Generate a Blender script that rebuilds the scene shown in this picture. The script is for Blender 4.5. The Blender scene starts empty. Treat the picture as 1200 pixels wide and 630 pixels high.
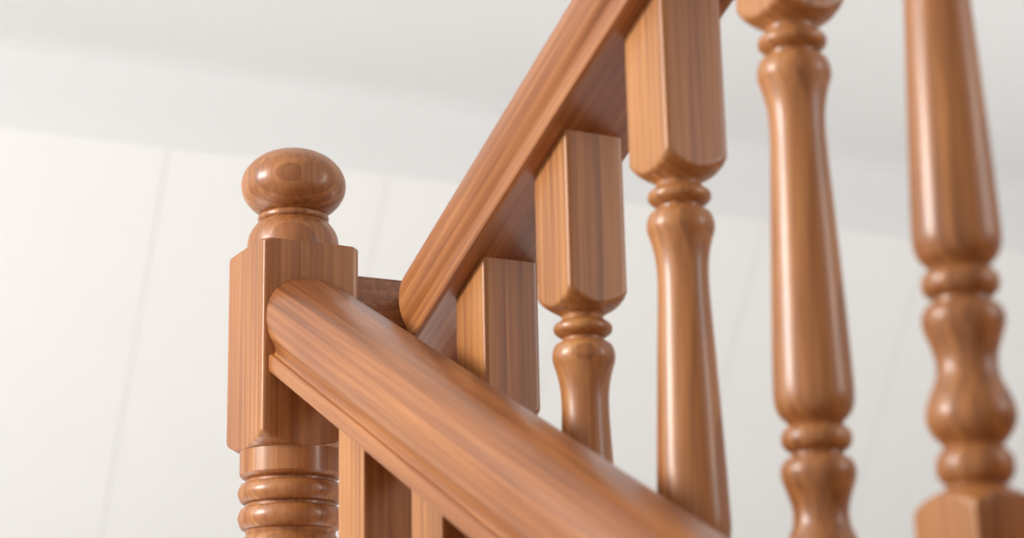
import bpy, bmesh, math
from mathutils import Vector, Matrix
ZC=1.70                      # camera height above the ground floor
F,PITCH,ROLL=2174.5,.2485,.0215
TH=.5001; A=.4527; TA=math.tan(A); CA=math.cos(A); SA=math.sin(A)
H=Vector((math.sin(TH),-math.cos(TH),0)); L=Vector((math.cos(TH),math.sin(TH),0)); Z=Vector((0,0,1))
N=Vector((-.1988,1.632,ZC))  # newel axis (z datum = eye height)
S=.05; WN=.0913; SP=.1353; UL=.0844
coll=bpy.context.scene.collection

# ---------------------------------------------------------------- materials
def nodes(name):
    m=bpy.data.materials.new(name); m.use_nodes=True
    nt=m.node_tree; return m,nt,nt.nodes['Principled BSDF']
def wood(name,axis,light,mid,dark,pith=(.018,.046,0),rv=(.06,.05,.9),rough=.45,ring=42.,ringw=.16,distort=2.2):
    """solid wood: growth rings around a pith line parallel to the grain axis + pores + broad tone"""
    m,nt,b=nodes(name); n=nt.nodes; k=nt.links.new
    tc=n.new('ShaderNodeTexCoord'); oi=n.new('ShaderNodeObjectInfo')
    mul=n.new('ShaderNodeVectorMath'); mul.operation='SCALE'; mul.inputs[0].default_value=rv
    k(oi.outputs['Random'],mul.inputs['Scale'])
    add=n.new('ShaderNodeVectorMath'); add.operation='ADD'
    k(tc.outputs['Object'],add.inputs[0]); k(mul.outputs[0],add.inputs[1])
    ad2=n.new('ShaderNodeVectorMath'); ad2.operation='SUBTRACT'; ad2.inputs[1].default_value=pith
    k(add.outputs[0],ad2.inputs[0])
    def mp(al,ac):
        x=n.new('ShaderNodeMapping'); s=[ac,ac,ac]; s[axis]=al; x.inputs['Scale'].default_value=s
        k(ad2.outputs[0],x.inputs['Vector']); return x
    m1=mp(.13,1.)
    w=n.new('ShaderNodeTexWave'); w.wave_type='RINGS'; w.rings_direction='XYZ'[axis]; w.wave_profile='SAW'
    w.inputs['Scale'].default_value=ring; w.inputs['Distortion'].default_value=distort
    w.inputs['Detail'].default_value=1.5; w.inputs['Detail Scale'].default_value=.45
    k(m1.outputs[0],w.inputs['Vector'])
    m2=mp(6.,240.)
    f=n.new('ShaderNodeTexNoise'); f.inputs['Scale'].default_value=1.; f.inputs['Detail'].default_value=3.
    k(m2.outputs[0],f.inputs['Vector'])
    m3=mp(2.5,14.)
    g=n.new('ShaderNodeTexNoise'); g.inputs['Scale'].default_value=1.; g.inputs['Detail'].default_value=2.
    k(m3.outputs[0],g.inputs['Vector'])
    a1=n.new('ShaderNodeMath'); a1.operation='MULTIPLY'; a1.inputs[1].default_value=ringw; k(w.outputs['Fac'],a1.inputs[0])
    a2=n.new('ShaderNodeMath'); a2.operation='MULTIPLY_ADD'; a2.inputs[1].default_value=.5; k(f.outputs['Fac'],a2.inputs[0]); k(a1.outputs[0],a2.inputs[2])
    a3=n.new('ShaderNodeMath'); a3.operation='MULTIPLY_ADD'; a3.inputs[1].default_value=.6; k(g.outputs['Fac'],a3.inputs[0]); k(a2.outputs[0],a3.inputs[2])
    r=n.new('ShaderNodeValToRGB'); e=r.color_ramp.elements
    e[0].position=.36; e[0].color=(*dark,1); e[1].position=.88; e[1].color=(*light,1)
    q=e.new(.62); q.color=(*mid,1)
    k(a3.outputs[0],r.inputs[0]); k(r.outputs[0],b.inputs['Base Color'])
    b.inputs['Roughness'].default_value=rough
    b.inputs['Coat Weight'].default_value=.34; b.inputs['Coat Roughness'].default_value=.2
    bp=n.new('ShaderNodeBump'); bp.inputs['Strength'].default_value=.1; bp.inputs['Distance'].default_value=.0005
    k(f.outputs['Fac'],bp.inputs['Height']); k(bp.outputs[0],b.inputs['Normal'])
    return m
LT,MD,DK=(.60,.275,.082),(.41,.158,.043),(.19,.058,.014)
M_bal=wood('varnished_pine_turned',2,LT,MD,DK,pith=(.03,.045,0),rv=(.05,.02,.9))
M_newel=wood('varnished_pine_newel',2,(.52,.222,.066),(.345,.124,.034),(.155,.045,.011),rv=(.002,.002,.02),ring=40)
M_rail=wood('varnished_pine_rail',1,(.50,.200,.060),(.315,.106,.029),(.14,.039,.010),pith=(.012,0,-.03),rv=(.01,.9,.01),rough=.4,ring=34,ringw=.14,distort=3.5)
M_board=wood('varnished_pine_board',1,LT,MD,DK)
def plaster(name,col,bump=.05):
    m,nt,b=nodes(name); n=nt.nodes
    t=n.new('ShaderNodeTexNoise'); t.inputs['Scale'].default_value=3.; t.inputs['Detail'].default_value=5.
    tc=n.new('ShaderNodeTexCoord'); nt.links.new(tc.outputs['Object'],t.inputs['Vector'])
    r=n.new('ShaderNodeValToRGB'); r.color_ramp.elements[0].color=(*[c*.98 for c in col],1); r.color_ramp.elements[1].color=(*[min(1,c*1.02) for c in col],1)
    nt.links.new(t.outputs['Fac'],r.inputs[0]); nt.links.new(r.outputs[0],b.inputs['Base Color'])
    b.inputs['Roughness'].default_value=.8
    return m
M_wall=plaster('wall_panel_paint',(.85,.835,.812)); M_seam=plaster('panel_joint',(.66,.645,.625))
M_ceil=plaster('ceiling_paint',(.90,.895,.89)); M_corn=plaster('cornice_paint',(.76,.76,.757)); M_floor=plaster('floor_tile',(.76,.76,.755))

# ---------------------------------------------------------------- helpers
def mk(name,bm,mat,matrix=None,parent=None,sharp=32,smooth=True):
    me=bpy.data.meshes.new(name); bmesh.ops.recalc_face_normals(bm,faces=bm.faces); bm.to_mesh(me); bm.free()
    me.materials.append(mat)
    if smooth:
        for p in me.polygons: p.use_smooth=True
        me.set_sharp_from_angle(angle=math.radians(sharp))
    o=bpy.data.objects.new(name,me); coll.objects.link(o)
    if matrix is not None: o.matrix_world=matrix
    if parent: o.parent=parent
    return o
def frame(origin,x,y,z): return Matrix.Translation(origin)@Matrix((x,y,z)).transposed().to_4x4()
def spl(pts,n=4):
    """pts (z,R[,corner]); Catmull-Rom between smooth points, straight when either is flagged"""
    out=[]
    for i in range(len(pts)-1):
        a,b=pts[i],pts[i+1]; p=pts[i-1] if i and len(a)<3 else a; q=pts[i+2] if i+2<len(pts) and len(b)<3 else b
        for j in range(n):
            t=j/n; c=[]
            for d in range(2):
                c.append(.5*((2*a[d])+(-p[d]+b[d])*t+(2*p[d]-5*a[d]+4*b[d]-q[d])*t*t+(-p[d]+3*a[d]-3*b[d]+q[d])*t**3))
            out.append((c[0],max(c[1],1e-4)))
    out.append(pts[-1][:2]); return out
def turned(prof,hw,topf=None,botf=None):
    """lathe profile clipped by a square section -> true lamb's-tongue block ends"""
    an=[]
    for q in range(4):
        for d in (-45,-36,-27,-18,-9,0,9,18,27,36): an.append(q*90+d)
        for d in (-4.5,-2.2,-1,1,2.2,4.5): an.append(q*90+45+d)
    an=sorted(math.radians(x%360) for x in an); n=26
    bm=bmesh.new(); rings=[]
    for i,(z,R) in enumerate(prof):
        ring=[]
        for t in an:
            c,s=math.cos(t),math.sin(t)
            sq=hw/((abs(c)**n+abs(s)**n)**(1/n)); r=min(sq,R); zz=z
            if i==0 and topf: zz=topf(r*s)
            if i==len(prof)-1 and botf: zz=botf(r*s)
            ring.append(bm.verts.new((r*c,r*s,zz)))
        rings.append(ring)
    m=len(an)
    for a,b in zip(rings,rings[1:]):
        for j in range(m): bm.faces.new((a[j],a[(j+1)%m],b[(j+1)%m],b[j]))
    bm.faces.new(rings[0]); bm.faces.new(list(reversed(rings[-1])))
    return bm

# ---------------------------------------------------------------- balusters
uA=.2542/467; uB=.1012/215; HL=.2542; ZR=.1333; BH=.65
def bal_profile():
    g=lambda y,r:(-y*uA,r*S)
    a=[(.125,.8*S,1),(64*uA,.8*S,1)]+[g(-58,.715),g(-48,.69),g(-38,.62),g(-29,.50),g(-22,.37)]+[( 18*uA,.315*S,1)]
    a+=[(13*uA,.305*S,1),g(-10,.36),g(-5,.425),g(0,.44),g(5,.425),g(10,.36),(-13*uA,.305*S,1),(-18*uA,.30*S,1),(-19*uA,.37*S,1)]
    a+=[g(24,.43),g(34,.465),g(44,.465),g(58,.42),g(78,.372),g(102,.352),g(135,.36),g(200,.395),g(300,.445),g(380,.48),g(415,.49),g(430,.475),g(440,.43),(-447*uA,.36*S,1)]
    a+=[(-452*uA,.315*S,1),g(455,.37),g(460,.415),g(467,.43),g(474,.415),g(479,.37),(-483*uA,.31*S,1),(-488*uA,.31*S,1),(-489*uA,.38*S,1)]
    k=lambda y,r:(-HL-y*uB,r*S)
    a+=[k(32,.43),k(42,.455),k(54,.44),k(74,.375),k(92,.335),k(112,.35),k(134,.44),k(152,.485),k(166,.475),k(178,.42),(-HL-187*uB,.345*S,1)]
    a+=[(-HL-192*uB,.315*S,1),k(198,.37),k(206,.41),k(215,.42),k(224,.41),k(231,.37),(-HL-236*uB,.32*S,1),(-HL-240*uB,.34*S,1)]
    a+=[k(246,.46),k(255,.60),k(266,.69),k(278,.72),(-HL-284*uB,.8*S,1),(-(BH-ZR)+.03,.8*S,1),(-(BH-ZR),.8*S,1)]
    return spl(a)
bp=bal_profile(); E=.0005
bm=turned(bp,S/2,lambda y:ZR+E-y*TA,lambda y:-(BH-ZR)-E-y*TA); first=mk('stair_baluster',bm,M_bal); up_me=first.data
bpy.data.objects.remove(first)
bm=turned(bp,S/2,lambda y:ZR+E+y*TA,lambda y:-(BH-ZR)-E+y*TA); first=mk('stair_baluster',bm,M_bal); lo_me=first.data
bpy.data.objects.remove(first)
UP0=.249; LO0=.334
def put(me,h,l,z):
    o=bpy.data.objects.new('stair_baluster',me); coll.objects.link(o)
    o.matrix_world=frame(N+H*h+L*l+Z*z,L,-H,Z)
for k in range(1,9):
    h=.5036+(k-3)*SP; put(up_me,h,UL,UP0+h*TA-ZR)
for j in range(17):
    h=.1877+j*SP; put(lo_me,h,0,LO0-h*TA-ZR)

# ---------------------------------------------------------------- newel posts
def newel():
    p=[]
    for i in range(25):
        t=math.pi*(.012+.80*i/24)
        p.append((.4965+.0345*math.cos(t),.0478*math.sin(t)))
    q=[(.4690,.0290,1),(.4680,.0310,1),(.4665,.0322),(.4635,.0322),(.4615,.0305,1),(.4605,.0325,1),(.452,.0385),(.4440,.0410),(.4330,.0420,1),
       (.4325,.0600,1),(.4290,.0640),(.4250,.070,1),(.272,.070,1),(.264,.064),(.258,.0585),(.254,.0520),(.2515,.0475,1),
       (.2510,.0455,1),(.2305,.0455,1),(.2280,.0435,1),(.2255,.0395,1),(.2235,.0395,1),(.2215,.0440),(.2140,.0468),(.2065,.0440),(.2045,.0400,1),(.2020,.0400,1),
       (.2000,.0440),(.1920,.0465),(.1840,.0440),(.1815,.0400,1),(.178,.039,1),(.170,.043),(.155,.0455),(.13,.043),(.10,.037),(.06,.034),(0,.036),(-.06,.041),(-.10,.0445),(-.115,.0445),(-.125,.040,1),
       (-.13,.037,1),(-.138,.044),(-.146,.037,1),(-.152,.038,1),(-.165,.052),(-.18,.062),(-.19,.07,1),(-.45,.07,1),(-.484,.07,1)]
    return turned(p+spl(q),WN/2)
nw=mk('newel_post',newel(),M_newel); nw.matrix_world=frame(N,L,-H,Z)
n2=bpy.data.objects.new('newel_post',nw.data); coll.objects.link(n2); n2.matrix_world=frame(N+H*2.5-Z*2.5*TA,L,-H,Z)

# ---------------------------------------------------------------- handrails
half=[(0,0),(.0365,0,1),(.0395,.0015,1),(.040,.0035,1),(.040,.0125,1),(.0385,.0145,1),(.0355,.0150,1),(.0345,.0165),(.0345,.020),(.0360,.0235),(.0390,.028),(.0412,.034),(.0425,.041),(.0424,.049),(.0405,.0572),(.0360,.0652),(.0295,.0715),(.021,.0757),(.011,.0780),(0,.0787)]
def rail(length_h0,length_h1,sgn):
    """local X lateral, Y along rail, Z normal; plumb-cut ends.  sgn=+1 rising along H, -1 falling"""
    hs=[(p[0],p[1]) for p in spl([(q[1],q[0])+tuple(q[2:]) for q in half],3)]
    pr=[(x if x>2e-4 else 0,v) for v,x in hs]
    full=pr+[(-x,v) for x,v in reversed(pr[1:-1])]
    bm=bmesh.new(); rings=[]
    for hh in (length_h0,length_h1):
        rings.append([bm.verts.new((x,hh/CA+sgn*v*TA,v)) for x,v in full])
    m=len(full)
    for j in range(m): bm.faces.new((rings[0][j],rings[0][(j+1)%m],rings[1][(j+1)%m],rings[1][j]))
    bm.faces.new(rings[0]); bm.faces.new(list(reversed(rings[1])))
    return bm
def boxbm(bm,o,u0,u1,l0,l1,z0,z1):
    vs=[bm.verts.new(o+H*h+L*l+Z*z) for h in (u0,u1) for l in (l0,l1) for z in (z0,z1)]
    for f in ((0,1,3,2),(4,6,7,5),(0,4,5,1),(2,3,7,6),(0,2,6,4),(1,5,7,3)): bm.faces.new([vs[i] for i in f])
D=(H*CA-Z*SA); U=(H*CA+Z*SA)
lo=mk('stair_handrail',rail(WN/2+.0002,2.5-WN/2-.0002,-1),M_rail,frame(N+Z*LO0,-L,D,(H*SA+Z*CA)),sharp=25)
up=bpy.data.objects.new('stair_handrail',None); coll.objects.link(up); up.matrix_world=frame(N+L*UL+Z*UP0,L,U,(-H*SA+Z*CA))
r=mk('sloped_rail',rail(.137,1.3,1),M_rail,sharp=25); r.parent=up
def joint(name,u0,u1,l0,l1,z0,z1):
    bm=bmesh.new(); boxbm(bm,N,u0,u1,l0,l1,z0,z1)
    bmesh.ops.bevel(bm,geom=bm.edges[:],offset=.003,segments=3,affect='EDGES')
    q=mk(name,bm,M_rail,sharp=40); q.parent=up; q.matrix_parent_inverse=up.matrix_world.inverted()
bpy.context.view_layer.update()
joint('cross_rail',-.025,.030,WN/2+.0002,.126,.335,.411)
joint('joint_block',.020,.150,.100,.124,.262,.398)

# ---------------------------------------------------------------- stairs below the balustrade
stair=bpy.data.objects.new('staircase',None); coll.objects.link(stair)
def slab(name,poly,l0,l1,mat=M_board):
    bm=bmesh.new(); a=[bm.verts.new(N+H*h+L*l0+Z*z) for h,z in poly]; b=[bm.verts.new(N+H*h+L*l1+Z*z) for h,z in poly]
    bm.faces.new(a); bm.faces.new(list(reversed(b))); m=len(poly)
    for i in range(m): bm.faces.new((a[i],b[i],b[(i+1)%m],a[(i+1)%m]))
    return mk(name,bm,mat,parent=stair,smooth=False)
lt=LO0-BH; ut=UP0-BH
slab('stringer_lower',[(WN/2,lt-WN/2*TA),(2.45,lt-2.45*TA),(2.45,-ZC),(2.2,-ZC),(WN/2,lt-WN/2*TA-.30)],-.028,.028)
slab('stringer_upper',[(.0,ut),(1.35,ut+1.35*TA),(1.35,ut+1.35*TA-.30),(.0,ut-.30)],UL-.028,UL+.028)
LAND=-.42; G=.32; R=.16
slab('landing',[(-2.6,LAND),(.02,LAND),(.02,LAND-.2),(-2.6,LAND-.2)],-1.05,-.05,M_floor)
slab('landing_inner',[(-2.6,LAND),(-.05,LAND),(-.05,LAND-.2),(-2.6,LAND-.2)],-.05,1.15,M_floor)
for i in range(7):
    h0=.02+i*G; z=LAND-(i+1)*R
    slab('tread_lower_%d'%(i+1),[(h0-.01,z),(h0+G+.02,z),(h0+G+.02,z-.03),(h0-.01,z-.03)],-1.05,-.03)
    slab('riser_lower_%d'%(i+1),[(h0,z+R-.03),(h0+.018,z+R-.03),(h0+.018,z),(h0,z)],-1.05,-.03)
for i in range(4):
    h0=.06+i*G; z=LAND+(i+1)*R
    slab('tread_upper_%d'%(i+1),[(h0-.02,z),(h0+G+.01,z),(h0+G+.01,z-.03),(h0-.02,z-.03)],UL+.03,1.15)
    slab('riser_upper_%d'%(i+1),[(h0,z-.03),(h0+.018,z-.03),(h0+.018,z-R),(h0,z-R)],UL+.03,1.15)
slab('stringer_outer_upper',[(.0,ut),(1.35,ut+1.35*TA),(1.35,ut+1.35*TA-.30),(.0,ut-.30)],1.15,1.20)

# ---------------------------------------------------------------- room
PHI=.464; e=Vector((math.cos(PHI),math.sin(PHI),0)); nh=Vector((-math.sin(PHI),math.cos(PHI),0))
P0=Vector((.004,4.,ZC+1.201)); d=(nh*.52-Z*.85).normalized(); nin=e.cross(d).normalized()
if nin.dot(nh)>0: nin=-nin
WL=(P0.z)/-d.z
def quadslab(name,pts,thick,mat,parent=None):
    bm=bmesh.new(); a=[bm.verts.new(p) for p in pts]; b=[bm.verts.new(p+thick) for p in pts]; m=len(pts)
    bm.faces.new(a); bm.faces.new(list(reversed(b)))
    for i in range(m): bm.faces.new((a[i],b[i],b[(i+1)%m],a[(i+1)%m]))
    return mk(name,bm,mat,smooth=False,parent=parent)
s0,s1=-.79-.49*7,-.79+.49*13
wall=quadslab('wall_back',[P0+e*s0,P0+e*s1,P0+e*s1+d*WL,P0+e*s0+d*WL],-nin*.1,M_seam)
n=0; s=s0
while s<s1-.01:
    quadslab('wall_panel_%d'%n,[P0+e*(s+.0013),P0+e*(s+.49-.0013),P0+e*(s+.49-.0013)+d*WL*.998,P0+e*(s+.0013)+d*WL*.998],nin*.0022,M_wall,wall); s+=.49; n+=1
# cornice along the top of the wall
CH=.17
def prism(name,prof,mat):   # prof in (toward room, up) from P0
    bm=bmesh.new(); a=[bm.verts.new(P0+e*s0-nh*x+Z*z) for x,z in prof]; b=[bm.verts.new(P0+e*s1-nh*x+Z*z) for x,z in prof]; m=len(prof)
    bm.faces.new(a); bm.faces.new(list(reversed(b)))
    for i in range(m): bm.faces.new((a[i],b[i],b[(i+1)%m],a[(i+1)%m]))
    return mk(name,bm,mat,sharp=30)
prism('trim_1',[(.004,-.002),(.006,.01),(.007,.10),(.010,CH-.02),(.018,CH-.007),(.03,CH),(-.1,CH),(-.1,-.002)],M_corn)
c0=P0+Z*CH
quadslab('ceiling',[c0+e*s0+nh*.1,c0+e*s1+nh*.1,c0+e*s1-nh*5.5,c0+e*s0-nh*5.5],Z*.1,M_ceil)
f0=Vector((P0.x,P0.y,0))
quadslab('floor',[f0+e*s0+nh*2.2,f0+e*s1+nh*2.2,f0+e*s1-nh*5.5,f0+e*s0-nh*5.5],-Z*.1,M_floor)

# ---------------------------------------------------------------- light
w=bpy.data.worlds.new('world'); bpy.context.scene.world=w; w.use_nodes=True
w.node_tree.nodes['Background'].inputs[0].default_value=(1,.995,.985,1); w.node_tree.nodes['Background'].inputs[1].default_value=.46
def area(name,pos,tgt,size,en,col=(1,1,1)):
    l=bpy.data.lights.new(name,'AREA'); l.shape='RECTANGLE'; l.size=size[0]; l.size_y=size[1]; l.energy=en; l.color=col
    o=bpy.data.objects.new(name,l); coll.objects.link(o); o.location=pos; o.rotation_euler=(Vector(tgt)-Vector(pos)).to_track_quat('-Z','Y').to_euler()
area('window_light',(-2.3,.7,ZC+1.15),(0,1.4,ZC+.4),(.75,.95),94,(1,.985,.955))
area('room_light',(2.5,.5,ZC+.9),(.3,1.3,ZC+.3),(.3,.9),13,(1,.97,.93))
area('wall_ceiling_fill',(-.3,2.0,ZC-.38),(.1,3.4,ZC+1.2),(2.4,.8),20,(1,.995,.985))  # added fill below the frame, no real lamp: brightens back wall and ceiling
area('wall_ceiling_fill',(2.2,2.9,ZC-.38),(2.0,3.8,ZC+1.2),(1.8,.8),18,(1,.995,.985))  # second added fill, out of view, washing the right part of the wall

# ---------------------------------------------------------------- camera
cd=bpy.data.cameras.new('camera'); cam=bpy.data.objects.new('camera',cd); coll.objects.link(cam)
cd.sensor_width=36; cd.lens=F/1200*36; cd.clip_start=.01
fw=Vector((0,math.cos(PITCH),math.sin(PITCH))); u0=Vector((0,-math.sin(PITCH),math.cos(PITCH))); r0=Vector((1,0,0))
rt=r0*math.cos(ROLL)-u0*math.sin(ROLL); upv=r0*math.sin(ROLL)+u0*math.cos(ROLL)
cam.matrix_world=frame(Vector((0,0,ZC)),rt,upv,-fw)
cd.dof.use_dof=True; cd.dof.focus_distance=1.62; cd.dof.aperture_fstop=4.3
bpy.context.scene.camera=cam
bpy.context.scene.view_settings.view_transform='Standard'
